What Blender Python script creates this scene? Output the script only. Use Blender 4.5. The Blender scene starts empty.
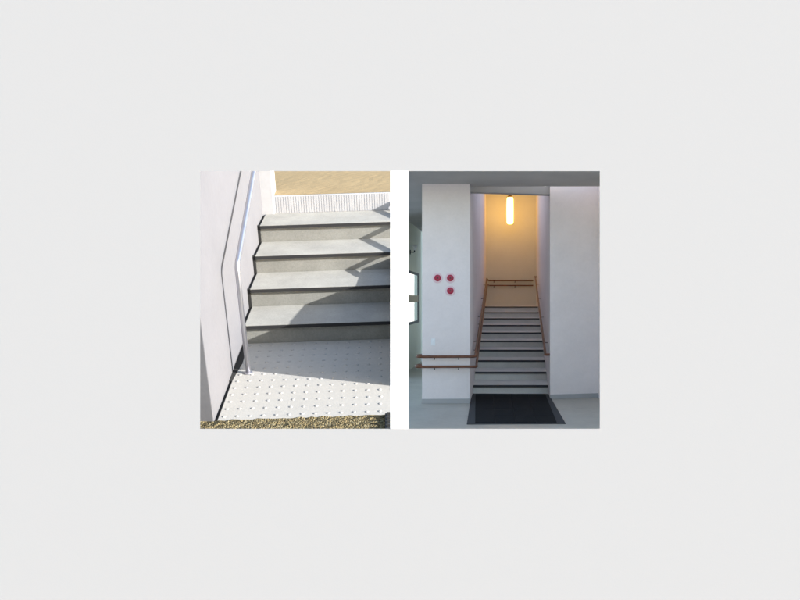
import bpy, bmesh, math, random
from mathutils import Vector, Matrix, Quaternion
random.seed(7)
S = bpy.context.scene
COL = S.collection
CAM_Z = 1.9
F = 800.0                      # focal length in pixels of an 800 pixel wide frame
HALL_FLOOR = CAM_Z - 1.865

# ------------------------------------------------------------------ materials
def material(name, colour, rough=0.8, noise=0.0, scale=6.0, bump=0.0, bump_scale=80.0, metal=0.0,
             spots=None, emit=None, spec=0.5, stretch=None, detail_noise=0.0):
    m = bpy.data.materials.new(name); m.use_nodes = True
    nt = m.node_tree; N = nt.nodes; L = nt.links
    b = N['Principled BSDF']
    b.inputs['Roughness'].default_value = rough
    b.inputs['Metallic'].default_value = metal
    b.inputs['Specular IOR Level'].default_value = spec
    col = (*colour, 1.0)
    b.inputs['Base Color'].default_value = col
    tc = N.new('ShaderNodeTexCoord'); vec = tc.outputs['Object']
    if stretch:
        mp = N.new('ShaderNodeMapping'); mp.inputs['Scale'].default_value = stretch
        L.new(vec, mp.inputs['Vector']); vec = mp.outputs['Vector']
    out = None
    def mul(prev, sc, amount, det=6.0):
        n = N.new('ShaderNodeTexNoise'); n.inputs['Scale'].default_value = sc
        n.inputs['Detail'].default_value = det; n.inputs['Roughness'].default_value = 0.65
        L.new(vec, n.inputs['Vector'])
        r = N.new('ShaderNodeMapRange')
        r.inputs['From Min'].default_value = 0.3; r.inputs['From Max'].default_value = 0.7
        r.inputs['To Min'].default_value = 1 - amount; r.inputs['To Max'].default_value = 1 + amount
        L.new(n.outputs['Fac'], r.inputs['Value'])
        mx = N.new('ShaderNodeVectorMath'); mx.operation = 'SCALE'
        if prev is None: mx.inputs[0].default_value = colour
        else: L.new(prev, mx.inputs[0])
        L.new(r.outputs['Result'], mx.inputs['Scale'])
        return mx.outputs['Vector']
    if noise: out = mul(out, scale, noise)
    if detail_noise: out = mul(out, scale * 14, detail_noise, 3.0)
    if spots:                                  # pebbles of several tones
        sc, tones = spots
        v = N.new('ShaderNodeTexVoronoi'); v.inputs['Scale'].default_value = sc
        L.new(vec, v.inputs['Vector'])
        sep = N.new('ShaderNodeSeparateColor'); L.new(v.outputs['Color'], sep.inputs['Color'])
        cr = N.new('ShaderNodeValToRGB'); cr.color_ramp.interpolation = 'CONSTANT'
        e = cr.color_ramp.elements
        while len(e) < len(tones): e.new(0.5)
        for k, t in enumerate(tones):
            e[k].position = k / len(tones); e[k].color = (*t, 1)
        L.new(sep.outputs['Red'], cr.inputs['Fac']); out = cr.outputs['Color']
        bp = N.new('ShaderNodeBump'); bp.inputs['Strength'].default_value = 0.9
        bp.inputs['Distance'].default_value = 0.012; bp.invert = True
        L.new(v.outputs['Distance'], bp.inputs['Height']); L.new(bp.outputs['Normal'], b.inputs['Normal'])
    if out is not None: L.new(out, b.inputs['Base Color'])
    if bump:
        n = N.new('ShaderNodeTexNoise'); n.inputs['Scale'].default_value = bump_scale
        n.inputs['Detail'].default_value = 5.0; L.new(vec, n.inputs['Vector'])
        bp = N.new('ShaderNodeBump'); bp.inputs['Strength'].default_value = bump
        bp.inputs['Distance'].default_value = 0.01
        L.new(n.outputs['Fac'], bp.inputs['Height']); L.new(bp.outputs['Normal'], b.inputs['Normal'])
    if emit:
        b.inputs['Emission Color'].default_value = (*emit[0], 1)
        b.inputs['Emission Strength'].default_value = emit[1]
    return m

M = {}
M['border_grey'] = material('border_grey', (0.282, 0.282, 0.289), 0.95, bump=0.02, bump_scale=120, spec=0.1)
M['white_band'] = material('white_band', (0.80, 0.80, 0.80), 0.9, spec=0.1)
M['paving'] = material('paving', (0.50, 0.49, 0.47), 0.95, noise=0.15, scale=2)
# stair outdoors
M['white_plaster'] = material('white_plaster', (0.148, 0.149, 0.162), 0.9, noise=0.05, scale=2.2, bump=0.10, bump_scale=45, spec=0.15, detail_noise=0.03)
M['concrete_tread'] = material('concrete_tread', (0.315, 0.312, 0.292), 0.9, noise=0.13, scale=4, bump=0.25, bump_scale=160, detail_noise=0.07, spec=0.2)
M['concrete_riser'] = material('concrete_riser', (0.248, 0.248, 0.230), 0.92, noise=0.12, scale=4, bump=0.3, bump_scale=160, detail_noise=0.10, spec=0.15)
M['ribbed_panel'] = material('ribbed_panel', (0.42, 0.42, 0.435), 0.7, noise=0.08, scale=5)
M['studded_plate'] = material('studded_plate', (0.385, 0.376, 0.355), 0.75, noise=0.05, scale=3, detail_noise=0.05, bump=0.1, spec=0.3)
M['stud'] = material('stud', (0.345, 0.34, 0.33), 0.7)
M['black_rubber'] = material('black_rubber', (0.018, 0.018, 0.020), 0.8)
M['grey_rubber'] = material('grey_rubber', (0.045, 0.047, 0.05), 0.8, noise=0.2, scale=6)
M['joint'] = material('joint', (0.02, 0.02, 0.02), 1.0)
M['steel'] = material('steel', (0.56, 0.56, 0.60), 0.42, metal=1.0, noise=0.05, scale=20)
M['gravel'] = material('gravel', (0.3, 0.25, 0.15), 1.0, spots=(95, [(0.21, 0.17, 0.09), (0.11, 0.09, 0.05), (0.16, 0.13, 0.07), (0.23, 0.20, 0.125), (0.14, 0.11, 0.06), (0.06, 0.05, 0.03)]), spec=0.1)
M['sand'] = material('sand', (0.29, 0.222, 0.128), 1.0, noise=0.07, scale=2.6, detail_noise=0.05, bump=0.12, bump_scale=110, spec=0.1)
M['earth'] = material('earth', (0.22, 0.18, 0.12), 1.0, noise=0.2, scale=3, bump=0.5, bump_scale=20)
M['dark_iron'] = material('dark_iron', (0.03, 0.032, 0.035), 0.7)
# hall
M['hall_plaster'] = material('hall_plaster', (0.875, 0.815, 0.805), 0.9, noise=0.045, scale=1.5, detail_noise=0.02, bump=0.06, bump_scale=50, spec=0.15)
M['well_plaster'] = material('well_plaster', (0.68, 0.69, 0.635), 0.9, noise=0.03, scale=1.2, bump=0.06, bump_scale=50, spec=0.15)
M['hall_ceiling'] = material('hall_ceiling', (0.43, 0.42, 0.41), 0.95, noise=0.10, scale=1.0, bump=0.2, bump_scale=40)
M['green_plaster'] = material('green_plaster', (0.78, 0.80, 0.68), 0.9, noise=0.04, scale=1.5)
M['hall_floor'] = material('hall_floor', (0.44, 0.41, 0.355), 0.42, noise=0.12, scale=1.1, detail_noise=0.06, spec=0.3)
M['skirting'] = material('skirting', (0.42, 0.42, 0.425), 0.6)
M['grey_step'] = material('grey_step', (0.72, 0.72, 0.68), 0.75, noise=0.06, scale=3, detail_noise=0.05)
M['wood'] = material('wood', (0.165, 0.062, 0.028), 0.5, noise=0.25, scale=9, stretch=(1, 1, 1), spec=0.5)
M['mat_rubber'] = material('mat_rubber', (0.010, 0.011, 0.013), 0.95, noise=0.25, scale=20, spec=0.12)
M['mat_rim'] = material('mat_rim', (0.05, 0.052, 0.056), 0.8, spec=0.2)
M['bracket'] = material('bracket', (0.10, 0.09, 0.08), 0.5, metal=0.7)
M['red_enamel'] = material('red_enamel', (0.42, 0.02, 0.06), 0.35)
M['red_dark'] = material('red_dark', (0.12, 0.02, 0.03), 0.4)
M['pale_rim'] = material('pale_rim', (0.86, 0.66, 0.70), 0.6)
M['switch_white'] = material('switch_white', (0.88, 0.90, 0.92), 0.35)
M['window_frame'] = material('window_frame', (0.014, 0.010, 0.008), 0.5)
M['backing_white'] = material('backing_white', (0.66, 0.65, 0.63), 0.9, noise=0.08, scale=.7)
M['transom'] = material('transom', (0.45, 0.36, 0.24), 0.6)
M['lamp_glow'] = material('lamp_glow', (0.9, 0.8, 0.6), 0.4, emit=((1.0, 0.53, 0.095), 4.0))
M['lamp_metal'] = material('lamp_metal', (0.25, 0.17, 0.08), 0.4, metal=0.6)
g = bpy.data.materials.new('window_glass'); g.use_nodes = True
gb = g.node_tree.nodes['Principled BSDF']
gb.inputs['Transmission Weight'].default_value = 1.0; gb.inputs['Roughness'].default_value = 0.02
gb.inputs['IOR'].default_value = 1.02; gb.inputs['Base Color'].default_value = (0.96, 0.98, 0.97, 1)
M['glass'] = g

# ------------------------------------------------------------------ mesh builder
class MB:
    def __init__(self): self.bm = bmesh.new()
    def box(self, lo, hi, bevel=0.0):
        t = bmesh.new()
        vs = [t.verts.new((x, y, z)) for z in (lo[2], hi[2]) for y in (lo[1], hi[1]) for x in (lo[0], hi[0])]
        for f in ((0, 2, 3, 1), (4, 5, 7, 6), (0, 1, 5, 4), (2, 6, 7, 3), (0, 4, 6, 2), (1, 3, 7, 5)):
            t.faces.new([vs[i] for i in f])
        return self._add(t, bevel)
    def prism(self, plan, z0, z1, bevel=0.0):
        t = bmesh.new()
        a = [t.verts.new((x, y, z0)) for x, y in plan]; b = [t.verts.new((x, y, z1)) for x, y in plan]
        n = len(plan)
        t.faces.new(a[::-1]); t.faces.new(b)
        for i in range(n): t.faces.new((a[i], a[(i + 1) % n], b[(i + 1) % n], b[i]))
        return self._add(t, bevel)
    def side_prism(self, prof, x0, x1, bevel=0.0):          # profile in (y, z), extruded along x
        t = bmesh.new()
        a = [t.verts.new((x0, y, z)) for y, z in prof]; b = [t.verts.new((x1, y, z)) for y, z in prof]
        n = len(prof)
        t.faces.new(a); t.faces.new(b[::-1])
        for i in range(n): t.faces.new((a[i], b[i], b[(i + 1) % n], a[(i + 1) % n]))
        return self._add(t, bevel)
    def _add(self, t, bevel=0.0):
        bmesh.ops.recalc_face_normals(t, faces=t.faces)
        if bevel:
            bmesh.ops.bevel(t, geom=t.edges[:], offset=bevel, segments=2, profile=0.6, affect='EDGES', clamp_overlap=True)
        me = bpy.data.meshes.new('tmp'); t.to_mesh(me); t.free()
        self.bm.from_mesh(me); bpy.data.meshes.remove(me)
        return self
    def tube(self, pts, r, seg=12, round_corner=0.0):
        P = [Vector(p) for p in pts]
        if round_corner:
            Q = [P[0]]
            for i in range(1, len(P) - 1):
                a, b, c = P[i - 1], P[i], P[i + 1]
                d1 = (a - b); d2 = (c - b); k = min(round_corner, d1.length * .45, d2.length * .45)
                s = b + d1.normalized() * k; e = b + d2.normalized() * k
                for j in range(7):
                    u = j / 6; Q.append(s * (1 - u) ** 2 + b * 2 * u * (1 - u) + e * u * u)
            Q.append(P[-1]); P = Q
        t = bmesh.new(); rings = []
        up = None
        for i, p in enumerate(P):
            if i == 0: d = P[1] - P[0]
            elif i == len(P) - 1: d = P[-1] - P[-2]
            else: d = (P[i + 1] - p).normalized() + (p - P[i - 1]).normalized()
            d.normalize()
            if up is None:
                up = Vector((0, 0, 1)) if abs(d.z) < .9 else Vector((1, 0, 0))
            x = d.cross(up).normalized(); y = x.cross(d).normalized(); up = y
            rings.append([t.verts.new(p + x * (r * math.cos(a)) + y * (r * math.sin(a)))
                          for a in (2 * math.pi * k / seg for k in range(seg))])
        for i in range(len(rings) - 1):
            for k in range(seg):
                f = t.faces.new((rings[i][k], rings[i][(k + 1) % seg], rings[i + 1][(k + 1) % seg], rings[i + 1][k])); f.smooth = True
        t.faces.new(rings[0][::-1]); t.faces.new(rings[-1])
        bmesh.ops.recalc_face_normals(t, faces=t.faces)
        return self._add(t)
    def lathe(self, base, axis, prof, seg=28):              # prof: (radius, distance along axis)
        ax = Vector(axis).normalized(); h = Vector((0, 0, 1)) if abs(ax.z) < .9 else Vector((1, 0, 0))
        x = ax.cross(h).normalized(); y = ax.cross(x)
        t = bmesh.new(); rings = []
        for r, d in prof:
            rings.append([t.verts.new(Vector(base) + ax * d + x * (r * math.cos(a)) + y * (r * math.sin(a)))
                          for a in (2 * math.pi * k / seg for k in range(seg))])
        for i in range(len(rings) - 1):
            for k in range(seg):
                t.faces.new((rings[i][k], rings[i][(k + 1) % seg], rings[i + 1][(k + 1) % seg], rings[i + 1][k])).smooth = True
        t.faces.new(rings[0][::-1]); t.faces.new(rings[-1])
        bmesh.ops.recalc_face_normals(t, faces=t.faces)
        return self._add(t)
    def build(self, name, mat, parent=None, frame=None, base=(0, 0, 0), label=None):
        """One mesh object. Coordinates are those of the frame; the object's origin goes to base, or to its parent's base."""
        if parent is not None: base = Vector(parent['_base'])
        bmesh.ops.translate(self.bm, verts=self.bm.verts, vec=-Vector(base))
        me = bpy.data.meshes.new(name); self.bm.to_mesh(me); self.bm.free()
        mats = mat if isinstance(mat, (list, tuple)) else [mat]
        for q in mats: me.materials.append(q)
        o = bpy.data.objects.new(name, me); COL.objects.link(o)
        o['_base'] = tuple(base)
        if parent is not None: o.parent = parent
        else: o.matrix_world = (frame or Matrix()) @ Matrix.Translation(base)
        if label: o['label'] = label
        return o

def tag(o, label=None, cat=None, group=None, kind=None):
    if label: o['label'] = label
    if cat: o['category'] = cat
    if group: o['group'] = group
    if kind: o['kind'] = kind
    return o

def thing(name, label, cat, base, frame=None, group=None):
    o = bpy.data.objects.new(name, None); COL.objects.link(o)
    o.empty_display_size = 0.1
    o.matrix_world = (frame or Matrix()) @ Matrix.Translation(base)
    o['_base'] = tuple(base)
    return tag(o, label, cat, group)

def px(u, v, d):                                           # size of things read off the photograph at a distance
    return ((u - 400) * d / F, d, CAM_Z + (300 - v) * d / F)

# ------------------------------------------------------------------ ground
MB().prism([(-900, -900), (900, -900), (900, 900), (-900, 900)], -0.6, 0.0).build('ground', M['paving'])
tag(bpy.data.objects['ground'], kind='structure')

# ------------------------------------------------------------------ flat grey border, built as a panel with two openings
WY, TH = 3.0, 0.08
k = WY / F
XO = [(200.2 - 400) * k, (390.4 - 400) * k, (408.2 - 400) * k, (599.8 - 400) * k]
ZT, ZB = CAM_Z + (300 - 171.1) * k, CAM_Z + (300 - 428.8) * k
WX0, WX1, WZ1 = -2.1, 2.1, CAM_Z + 1.5
wall = thing('border_panel', 'smooth pale grey border panel pierced by two tall openings side by side', 'wall', (0, WY, 0))
bm = bmesh.new()
xs = [WX0, XO[0], XO[1], XO[2], XO[3], WX1]; zs = [0.0, ZB, ZT, WZ1]
sx = [0, -.035, .003, -.003, .035, 0]; sz = [0, -.02, .02, 0]
Fv = [[bm.verts.new((x, WY, z)) for z in zs] for x in xs]
Bv = [[bm.verts.new((x + a, WY + TH, z + b)) for z, b in zip(zs, sz)] for x, a in zip(xs, sx)]
solid = lambda i, j: not (j == 1 and i in (1, 2, 3))
for i in range(5):
    for j in range(3):
        if solid(i, j):
            bm.faces.new((Fv[i][j], Fv[i + 1][j], Fv[i + 1][j + 1], Fv[i][j + 1]))
            bm.faces.new((Bv[i][j], Bv[i][j + 1], Bv[i + 1][j + 1], Bv[i + 1][j]))
            for (a, b), (ni, nj) in ((((i, j), (i + 1, j)), (i, j - 1)), (((i, j + 1), (i + 1, j + 1)), (i, j + 1)),
                                     (((i, j), (i, j + 1)), (i - 1, j)), (((i + 1, j), (i + 1, j + 1)), (i + 1, j))):
                if not (0 <= ni < 5 and 0 <= nj < 3) or not solid(ni, nj):
                    bm.faces.new((Fv[a[0]][a[1]], Fv[b[0]][b[1]], Bv[b[0]][b[1]], Bv[a[0]][a[1]]))
bmesh.ops.recalc_face_normals(bm, faces=bm.faces)
w = MB(); w.bm.free(); w.bm = bm
w.build('border_face', M['border_grey'], wall)
MB().box((XO[1], WY - .002, ZB), (XO[2], WY + .05, ZT)).build('border_strip', M['white_band'], wall, label='narrow white border strip between the two openings')

# ------------------------------------------------------------------ OUTDOOR STAIR (its own slope frame)
P, Yw, Rl = 0.3719, 0.0129, -0.0289
cp, sp, cy, sy, cr, sr = math.cos(P), math.sin(P), math.cos(Yw), math.sin(Yw), math.cos(Rl), math.sin(Rl)
Rx = Matrix(((1, 0, 0), (0, cp, -sp), (0, sp, cp)))
Rz = Matrix(((cy, -sy, 0), (sy, cy, 0), (0, 0, 1)))
Ry = Matrix(((cr, 0, sr), (0, 1, 0), (-sr, 0, cr)))
ROT = Ry @ Rx @ Rz
LF = Matrix.Translation((0.1351, 6.4018, -0.30 + CAM_Z)) @ ROT.to_4x4()
RI, TR, NOS = 0.16, 0.3938, 0.0232
SX, WXL, RX = -1.36, -1.385, -0.135        # stair end, white wall face, low wall
LD = 1.222                                  # depth of the landing
RXa, RXb = RX - .035, RX + .035

# the bank everything stands on
b = MB()
b.side_prism([(-1.9, -.012), (-1.9, -2.6), (3.7, -2.6), (3.7, -.1), (.5, -.1), (.5, -.03), (-LD, -.03), (-LD - .01, -.012)], -2.3, RX - .047)
b.side_prism([(4 * TR + .02, -.2), (3.7, -.2), (3.7, .80), (4 * TR + .02, .80)], -2.3, RX + .018)
b.build('terrain', M['earth'], frame=LF, base=(-1, 0, -1)); tag(bpy.data.objects['terrain'], kind='structure')
b = MB()
b.bm.free(); b.bm = bmesh.new()
nx, ny = 60, 26
x0, x1, y0, y1 = -2.3, RX - .045, -1.9, -LD - .004
gv = [[b.bm.verts.new((x0 + (x1 - x0) * i / nx, y0 + (y1 - y0) * j / ny, .002 + random.uniform(-.006, .008))) for j in range(ny + 1)] for i in range(nx + 1)]
for i in range(nx):
    for j in range(ny): b.bm.faces.new((gv[i][j], gv[i + 1][j], gv[i + 1][j + 1], gv[i][j + 1]))
b.build('gravel', M['gravel'], frame=LF, base=(-1, -1.5, 0)); tag(bpy.data.objects['gravel'], kind='stuff')
b = MB(); b.bm.free(); b.bm = bmesh.new()
nx, ny = 50, 46
x0, x1, y0, y1 = -2.3, RX + .02, 4 * TR + .035, 3.7
gv = [[b.bm.verts.new((x0 + (x1 - x0) * i / nx, y0 + (y1 - y0) * j / ny, .806 + (random.uniform(-.0012, .0016) if j else 0))) for j in range(ny + 1)] for i in range(nx + 1)]
for i in range(nx):
    for j in range(ny): b.bm.faces.new((gv[i][j], gv[i + 1][j], gv[i + 1][j + 1], gv[i][j + 1]))
b.build('sand', M['sand'], frame=LF, base=(-1, 3, .8)); tag(bpy.data.objects['sand'], kind='stuff')

# stair: four concrete steps and a ribbed kerb riser
st = thing('outdoor_staircase', 'pale concrete outdoor stair with black nosings climbing beside the white wall', 'stairs', (-.75, 0, 0), LF)
for kk in range(4):
    y0 = kk * TR; z0 = kk * RI; z1 = z0 + RI
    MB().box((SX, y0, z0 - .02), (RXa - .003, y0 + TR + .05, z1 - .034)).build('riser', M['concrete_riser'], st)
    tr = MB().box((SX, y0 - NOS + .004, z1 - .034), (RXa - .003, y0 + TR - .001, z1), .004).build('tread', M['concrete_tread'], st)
    MB().box((SX + .002, y0 - NOS - .002, z1 - .030), (RXa - .004, y0 - NOS + .010, z1 - .003), .003).build('nosing', M['black_rubber'], tr)
b = MB().box((SX, 4 * TR, .60), (RXa - .003, 4 * TR + .03, .806), .003)
x = SX + .01
while x < RXa - .02:
    b.box((x, 4 * TR - .002, .642), (x + .018, 4 * TR + .001, .802)); x += .024
b.build('ribbed_riser', M['ribbed_panel'], st, label='white ribbed top riser below the sandy ground')

# landing plate with rows of raised studs
lp = thing('landing', 'white landing plate with rows of raised studs at the foot of the outdoor stair', 'landing', (-.75, -.6, 0), LF)
MB().box((WXL + .022, -LD, -.05), (RXa - .003, -.004, 0), .004).build('plate', M['studded_plate'], lp)
b = MB(); j = 0
y = -LD + .045
while y < -.04:
    x = WXL + .06 + random.uniform(-.004, .004)
    while x < RXa - .03:
        b.lathe((x, y, -.0005), (0, 0, 1), [(.0135, 0), (.0122, .0025), (.0085, .0044), (.003, .0052)], 12)
        x += .086
    y += .102; j += 1
b.build('studs', M['stud'], lp, label='rows of small round raised studs'); lp_st = bpy.data.objects['studs']; lp_st['kind'] = 'stuff'
MB().prism([(WXL, -.66), (WXL + .0225, -.66), (WXL + .052, -.36), (WXL + .034, -.03), (WXL, -.03)], -.03, .0025).build('gap_shade', M['joint'], lp)  # dark wedge laid over the plate, its colour standing in for the gap's shade
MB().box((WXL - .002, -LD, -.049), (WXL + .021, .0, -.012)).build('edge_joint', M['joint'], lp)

# white side wall and its end post
ww = thing('white_wall', 'tall white plastered wall in sunlight carrying the steel handrail shadow', 'wall', (-1.75, .2, 0), LF)
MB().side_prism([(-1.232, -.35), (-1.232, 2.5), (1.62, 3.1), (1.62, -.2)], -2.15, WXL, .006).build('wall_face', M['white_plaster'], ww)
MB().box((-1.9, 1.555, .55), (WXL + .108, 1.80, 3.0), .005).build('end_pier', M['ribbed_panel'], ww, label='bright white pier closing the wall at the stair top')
# dark movement joint that follows the step ends
b = MB()
for kk in range(4):
    y0, z0 = kk * TR, kk * RI
    b.box((WXL + .001, y0 - .012, z0 - .01), (SX - .001, y0 + .012, z0 + RI))
    b.box((WXL + .001, y0 + .012, z0 + RI - .03), (SX - .001, y0 + TR - .012, z0 + RI - .012))
b.build('wall_joint', M['joint'], ww)

# steel handrail
hx = -1.264
hr = thing('steel_handrail', 'bent steel tube handrail standing close to the sunlit white wall', 'handrail', (hx, -.538, 0), LF)
sl = RI / TR
top_y = 1.75
MB().tube([(hx, -.538, .003), (hx, -.538, .839), (hx, top_y, .839 + (top_y + .538) * sl), (hx, 3.3, .839 + (top_y + .538) * sl)], .0175, 14, .05).build('rail', M['steel'], hr)
MB().lathe((hx, -.538, 0), (0, 0, 1), [(.032, 0.0005), (.032, .006), (.028, .008), (.019, .009)], 20).build('base_plate', M['steel'], hr)
MB().tube([(hx, 3.3, .80), (hx, 3.3, .839 + (top_y + .538) * sl)], .0175, 14).build('post', M['steel'], hr)

# low retaining wall and its rail along the open side of the stair
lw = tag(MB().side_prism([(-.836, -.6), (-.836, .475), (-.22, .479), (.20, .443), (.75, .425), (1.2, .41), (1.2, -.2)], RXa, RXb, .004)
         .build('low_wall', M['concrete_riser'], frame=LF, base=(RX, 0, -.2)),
         'low concrete wall edging the outdoor stair opposite the white wall', 'wall')
zr = lambda y: .475 + .27 * (y - .68)
rl = thing('low_rail', 'plain steel rail rising along the low concrete wall', 'handrail', (RX, .5, .4), LF)
MB().tube([(RX, .47, .40), (RX, .50, zr(.50) + .01), (RX, 1.572, zr(1.572))], .021, 12, .02).build('rail', M['steel'], rl)
MB().tube([(RX - .002, 1.545, .60), (RX - .002, 1.545, zr(1.545))], .012, 10).build('post', M['steel'], rl)
# dark boot scraper by the landing corner
gr = thing('corner_block', 'dark iron boot scraper on the gravel at the landing corner', 'boot scraper', (-.20, -1.33, 0), LF)
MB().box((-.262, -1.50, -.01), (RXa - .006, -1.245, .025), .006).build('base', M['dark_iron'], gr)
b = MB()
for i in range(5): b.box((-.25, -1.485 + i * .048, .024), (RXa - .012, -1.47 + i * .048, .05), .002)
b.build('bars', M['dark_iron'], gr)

# ------------------------------------------------------------------ HALL
FL = HALL_FLOOR
CEIL = CAM_Z + 2.09
Lx = lambda y: 1.26 + (y - 14.45) * .1269                   # faces of the stairwell
Rxx = lambda y: 2.826 + (y - 15.07) * .1527
WLx = lambda y: .60 - .127 * (24 - y)                       # window wall
YB = 29.5
MB().prism([(-4.0, 9.6), (6.0, 9.6), (6.0, 15.9), (6.0, 24.3), (-2.2, 24.3)], FL - .02, FL).build('hall_floor', M['hall_floor'], base=(1, 14, 0))
tag(bpy.data.objects['hall_floor'], kind='structure')
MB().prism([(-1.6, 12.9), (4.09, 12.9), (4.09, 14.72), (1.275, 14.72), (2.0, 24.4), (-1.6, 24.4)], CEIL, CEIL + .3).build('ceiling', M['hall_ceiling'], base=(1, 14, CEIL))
tag(bpy.data.objects['ceiling'], kind='structure')

pier = thing('hall_pier', 'broad white pier with three red discs before the lamp lit stairwell', 'wall', (.8, 14.4, FL))
MB().prism([(.396, 14.40), (1.26, 14.45), (Lx(YB), YB), (Lx(YB) - .35, YB + .3), (1.62, 24.2)], FL - .01, CAM_Z + 4.5, .006).build('wall_face', M['hall_plaster'], pier)
MB().prism([(.386, 14.388), (1.262, 14.438), (1.262, 14.46), (.386, 14.41)], FL, FL + .085, .003).build('skirting', M['skirting'], pier)
rw = thing('hall_wall', 'plain white wall beside the dark doormat where the brown rail ends', 'wall', (3.4, 15.2, FL))
MB().prism([(2.826, 15.07), (4.12, 15.374), (6.2, YB + .3), (Rxx(YB), YB)], FL - .01, CAM_Z + 4.5, .006).build('wall_face', M['hall_plaster'], rw)
MB().prism([(2.824, 15.057), (3.786, 15.283), (3.786, 15.30), (2.824, 15.074)], FL, FL + .085, .003).build('skirting', M['skirting'], rw)
sw = tag(MB().box((3.79, 9.4, 0.0), (4.10, 15.42, CEIL + .3), .006).build('side_wall', M['hall_plaster'], base=(3.95, 12, 0)),
         'shaded side wall at the edge of the hall meeting the plain white wall', 'wall')
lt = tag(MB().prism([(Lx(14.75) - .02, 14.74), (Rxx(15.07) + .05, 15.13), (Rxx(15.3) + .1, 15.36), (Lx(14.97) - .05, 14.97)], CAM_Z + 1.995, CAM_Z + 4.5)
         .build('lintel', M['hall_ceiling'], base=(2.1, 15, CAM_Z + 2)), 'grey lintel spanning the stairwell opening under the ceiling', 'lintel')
bk = tag(MB().prism([(Lx(YB) - .02, YB - .003), (Rxx(YB) + .02, YB - .003), (Rxx(YB) + .02, YB + .3), (Lx(YB) - .02, YB + .3)], FL, CAM_Z + 4.5)
         .build('stairwell_end_wall', M['well_plaster'], base=(4.1, YB, FL)), 'lamp lit end wall behind the stair landing', 'wall')
b = MB()
def roof(y0, y1, a0, a1):                                   # a share a0..a1 of the width of the well between two depths
    X = lambda y, a: (Lx(y) - .3) * (1 - a) + (Rxx(y) + .3) * a
    b.prism([(X(y0, a0), y0), (X(y0, a1), y0), (X(y1, a1), y1), (X(y1, a0), y1)], CAM_Z + 4.503, CAM_Z + 4.62)
roof(14.8, 16.2, 0, 1); roof(25.8, 29.9, 0, 1)              # roof left open between, added to light the steps below
rf = tag(b.build('stairwell_ceiling', M['well_plaster'], base=(3, 22, CAM_Z + 4.4)), kind='structure')

# stair of ten steps
R2, T2, D1 = .165, 1.12, 15.92
hs = thing('hall_staircase', 'straight grey indoor stair with dark nosings rising to a lamp lit landing', 'stairs', (2.2, D1, FL))
for kk in range(10):
    y0 = D1 + kk * T2; y1 = y0 + T2 if kk < 9 else YB
    z0, z1 = FL + kk * R2, FL + (kk + 1) * R2
    q = [(Lx(y0) + .002, y0), (Rxx(y0) - .002, y0), (Rxx(y1) - .002, y1), (Lx(y1) + .002, y1)]
    s_ = MB().prism(q, FL - .005 if kk == 0 else z0 - .05, z1, .004).build('step' if kk < 9 else 'landing', M['grey_step'], hs)
    yn = y0 - .03
    MB().prism([(Lx(yn) + .012, yn), (Rxx(yn) - .012, yn), (Rxx(y0 + .05) - .012, y0 + .05), (Lx(y0 + .05) + .012, y0 + .05)], z1 - .034, z1 + .004, .003).build('nosing', M['grey_rubber'], s_)

# brown double handrail: along the pier, round its corner, up the stair, across the end wall
off = .085
dl = thing('double_handrail', 'brown double handrail wrapping the white pier then climbing the stair to the landing', 'handrail', (.8, 14.3, FL))
sl2 = (2.58 - .85) / (26.7 - 15.0)
for dz, ex in ((0, 0), (-.18, .02)):
    z = FL + .85 + dz
    o = off + ex
    pts = [(.396 + .02, 14.75, z), (.396 - o, 14.62, z), (.396 - o, 14.40 - o, z), (1.26 + .01 + o, 14.45 - o, z), (Lx(15.0) + o, 15.0, z),
           (Lx(26.7) + o, 26.7, FL + 2.58 + dz), (Lx(YB - o) + o, YB - o, FL + 2.58 + dz), (Rxx(YB - o) - .12, YB - o, FL + 2.58 + dz)]
    rail = MB().tube(pts, .023, 12, .07).build('rail', M['wood'], dl)
    for xx in (.62, 1.05): MB().tube([(xx, 14.42, z - .05), (xx, 14.42 - o, z - .05), (xx, 14.41 - o, z - .01)], .008, 8).build('bracket', M['bracket'], rail)
    for yy in (16.5, 19.5, 22.5, 25.5):
        zz = z + (yy - 15.0) * sl2
        MB().tube([(Lx(yy) - .01, yy, zz - .06), (Lx(yy) + o, yy, zz - .06), (Lx(yy) + o, yy, zz - .01)], .008, 8).build('bracket', M['bracket'], rail)
    for u in (494, 515):
        xx = (u - 400) * (YB - o) / F; zz = FL + 2.58 + dz
        MB().tube([(xx, YB, zz - .07), (xx, YB - o, zz - .07), (xx, YB - o, zz - .01)], .012, 8).build('bracket', M['bracket'], rail)
rr = thing('single_handrail', 'brown handrail hooked back to the plain white wall at the stair foot', 'handrail', (Rxx(15.2), 15.2, FL))
o = .085
z = FL + .835
rail = MB().tube([(Rxx(15.12) + .01, 15.12, z), (Rxx(15.1) - o, 15.1, z), (Rxx(15.25) - o, 15.25, z + .02), (Rxx(27) - o, 27.0, FL + 2.66), (Rxx(27.5) - o, 27.5, FL + 2.66), (Rxx(27.5) + .01, 27.6, FL + 2.66)], .024, 12, .06).build('rail', M['wood'], rr)
for yy in (16.5, 19.5, 22.5, 25.5):
    zz = z + .02 + (yy - 15.25) * (2.66 - .855) / 11.75
    MB().tube([(Rxx(yy) + .01, yy, zz - .06), (Rxx(yy) - o, yy, zz - .06), (Rxx(yy) - o, yy, zz - .01)], .008, 8).build('bracket', M['bracket'], rail)

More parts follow.
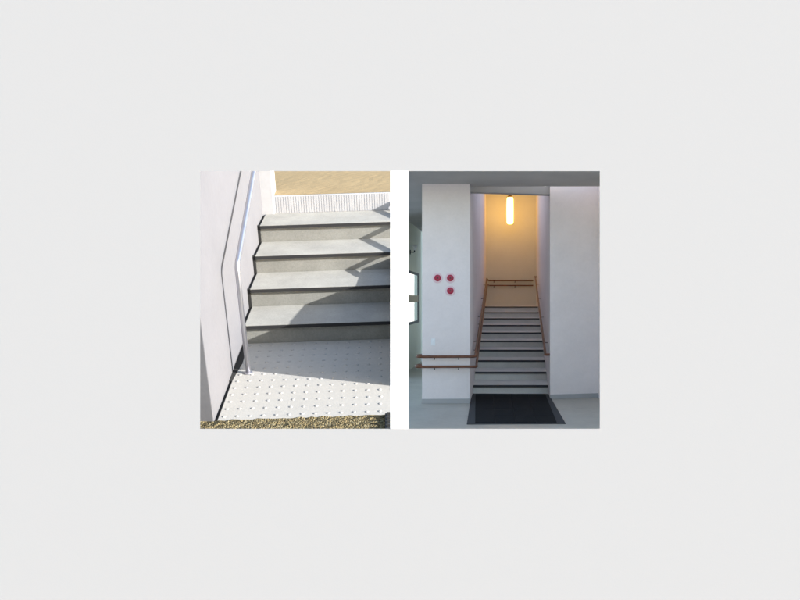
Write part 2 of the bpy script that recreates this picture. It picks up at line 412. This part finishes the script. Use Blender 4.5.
# pendant lamp
ld = 28.5
lx, _, lz = px(510, 223.5, ld)
pl = thing('pendant_lamp', 'glowing tube shaped pendant lamp hanging above the stair landing', 'lamp', (lx, ld, lz))
MB().lathe((lx, ld, lz), (0, 0, 1), [(.06, -.02), (.10, .0), (.118, .06), (.122, .5), (.115, .86), (.09, .93)], 32).build('shade', M['lamp_glow'], pl)
MB().lathe((lx, ld, lz + .93), (0, 0, 1), [(.092, 0), (.085, .05), (.03, .09), (.012, .12)], 24).build('cap', M['lamp_metal'], pl)
MB().tube([(lx, ld, lz + 1.0), (lx, ld, CAM_Z + 4.43)], .011, 8).build('cord', M['lamp_metal'], pl)

# doormat in its rim
dm = thing('doormat', 'large black doormat with a grey rim before the first indoor step', 'doormat', (2, 13.8, FL))
out = [(1.00, 11.97), (2.49, 12.02), (2.935, 15.80), (1.42, 15.86)]
cx = sum(p[0] for p in out) / 4; cyy = sum(p[1] for p in out) / 4
inn = [(1.13, 12.05), (2.37, 12.09), (2.86, 15.74), (1.49, 15.78)]
MB().prism(out, FL + .001, FL + .012, .003).build('rim', M['mat_rim'], dm)
b = MB()
NX, NY = 4, 5
def lerp(u, v):
    a = [inn[0][i] * (1 - u) + inn[1][i] * u for i in (0, 1)]; c = [inn[3][i] * (1 - u) + inn[2][i] * u for i in (0, 1)]
    return (a[0] * (1 - v) + c[0] * v, a[1] * (1 - v) + c[1] * v)
for i in range(NX):
    for j in range(NY):
        e = .004
        b.prism([lerp((i + e) / NX, (j + e) / NY), lerp((i + 1 - e) / NX, (j + e) / NY), lerp((i + 1 - e) / NX, (j + 1 - e) / NY), lerp((i + e) / NX, (j + 1 - e) / NY)], FL + .010, FL + .020 + random.uniform(-.002, .002), .004)
b.build('pile', M['mat_rubber'], dm)

# three red discs
pf = lambda x: 14.40 + (x - .396) * .0579
LAB = ['red disc alone at its end of the upper row on the white pier', 'red disc directly above another disc on the white pier', 'lowest red disc on the white pier, under another disc']
for (u, v), lab in zip(((437.6, 278), (450.3, 278), (450.3, 290.7)), LAB):
    x, _, z = px(u, v, 14.41); y = pf(x)
    t = thing('red_disc', lab, 'disc', (x, y, z), group='red discs on the pier')
    MB().lathe((x, y + .002, z), (0.058, -1, 0), [(.092, 0), (.092, .007), (.080, .011)], 32).build('rim', M['pale_rim'], t)
    MB().lathe((x, y - .004, z), (0.058, -1, 0), [(.061, 0), (.061, .012), (.05, .019), (.02, .022)], 32).build('face', M['red_enamel'], t)
    MB().lathe((x, y - .024, z), (0.058, -1, 0), [(.016, 0), (.016, .006), (.012, .009)], 20).build('centre', M['red_dark'], t)
x, _, z = px(433.3, 342, 14.41); y = pf(x)
lsw = thing('light_switch', 'small white light switch low on the pier above the brown rails', 'switch', (x, y, z))
MB().box((x - .035, y - .010, z - .065), (x + .035, y + .004, z + .065), .004).build('plate', M['switch_white'], lsw)
MB().box((x - .018, y - .018, z - .03), (x + .018, y - .008, z + .03), .003).build('rocker', M['switch_white'], lsw)

# window wall of the corridor
def wp(y, z, dx=0.0): return (WLx(y) + dx, y, z)
wy0, wy1 = 20.0, 23.55
wz0, wz1 = CAM_Z - .66, CAM_Z + .78
cw = thing('corridor_wall', 'greenish corridor wall holding the bright window behind the pier', 'wall', (WLx(20), 20, FL))
b = MB()
def seg(y0, y1, z0, z1, d0=-.04, d1=0.0, m=b):
    m.prism([(WLx(y0) + d0, y0), (WLx(y0) + d1, y0), (WLx(y1) + d1, y1), (WLx(y1) + d0, y1)], z0, z1)
seg(19.3, wy0, FL - .01, CEIL + .1); seg(wy1, 24.4, FL - .01, CEIL + .1)
seg(wy0, wy1, FL - .01, wz0); seg(wy0, wy1, wz1, CEIL + .1)
b.build('wall_face', M['green_plaster'], cw)
win = MB()
fw = .07
for a in ((wy0, wy1, wz0, wz0 + fw), (wy0, wy1, wz1 - fw, wz1), (wy0, wy0 + .12, wz0, wz1), (wy1 - .16, wy1, wz0, wz1), ):
    seg(*a, -.012, .012, win)

wf = win.build('window', M['window_frame'], cw)
tb = MB(); seg(wy0 + .1, wy1 - .12, CAM_Z - .06, CAM_Z + .13, -.010, .010, tb); tb.build('transom', M['transom'], wf)
pn = MB(); seg(wy0 + .05, wy1 - .05, wz0 + .03, wz1 - .03, -.004, .0, pn); pn.build('pane', M['glass'], wf)
ew = tag(MB().prism([(.5, 28.0), (2.9, 28.0), (2.9, 28.2), (.5, 28.2)], FL - .01, CEIL + 1.5).build('corridor_end_wall', M['green_plaster'], base=(1.7, 28.1, FL)),
         'greenish end wall closing the corridor past the window', 'wall')
gw = tag(MB().box((-7, 45, 0), (5, 45.3, 5), .01).build('bright_backing', M['backing_white'], base=(-1, 45, 0)),  # white wall added behind the window so its panes look bright
         'added white wall that brightens the corridor window panes', 'wall')
# small dark wall light above the window
y = 21.4; x = WLx(y); z = CAM_Z + 1.28
wl = thing('wall_light', 'small dark wall light above the corridor window', 'lamp', (x, y, z))
MB().lathe((x, y, z), (1, 0, 0), [(.06, -.01), (.06, .02)], 20).build('back_plate', M['dark_iron'], wl)
MB().tube([(x, y, z), (x + .12, y, z), (x + .12, y, z + .06)], .014, 8, .03).build('arm', M['dark_iron'], wl)
MB().lathe((x + .12, y, z + .05), (0, 0, 1), [(.03, 0), (.09, .14), (.08, .14), (.02, .02)], 20).build('shade', M['switch_white'], wl)

# ------------------------------------------------------------------ light
sun_local = Vector((1.0, -.308, .38)).normalized()
sv = (ROT @ sun_local).normalized()
el = math.asin(sv.z)
ld_ = bpy.data.lights.new('sun', 'SUN'); ld_.energy = 4.0; ld_.angle = math.radians(.53); ld_.color = (1.0, .97, .925)
so = bpy.data.objects.new('sun', ld_); COL.objects.link(so); so.location = (20, -10, 12)
so.rotation_euler = (-sv).to_track_quat('-Z', 'Y').to_euler()
W = bpy.data.worlds.new('World'); S.world = W; W.use_nodes = True
nt = W.node_tree; bgn = nt.nodes['Background']
sk = nt.nodes.new('ShaderNodeTexSky'); sk.sky_type = 'NISHITA'; sk.sun_disc = False
sk.sun_elevation = el; sk.sun_rotation = math.atan2(sv.x, sv.y)
nt.links.new(sk.outputs['Color'], bgn.inputs['Color']); bgn.inputs['Strength'].default_value = .15

# ------------------------------------------------------------------ camera
cd = bpy.data.cameras.new('camera'); cam = bpy.data.objects.new('camera', cd); COL.objects.link(cam)
cam.location = (0, 0, CAM_Z); cam.rotation_euler = (math.pi / 2, 0, 0)
cd.sensor_fit = 'HORIZONTAL'; cd.sensor_width = 36.0; cd.lens = 36.0 * F / 800.0
cd.clip_start = .05; cd.clip_end = 4000
S.camera = cam
S.view_settings.view_transform = 'Standard'; S.view_settings.look = 'None'
S.view_settings.exposure = 1.62; S.view_settings.gamma = 1.0
S.view_settings.use_curve_mapping = False
S.cycles.use_denoising = True
S.cycles.max_bounces = 10; S.cycles.diffuse_bounces = 6
for o in bpy.data.objects:
    if '_base' in o: del o['_base']
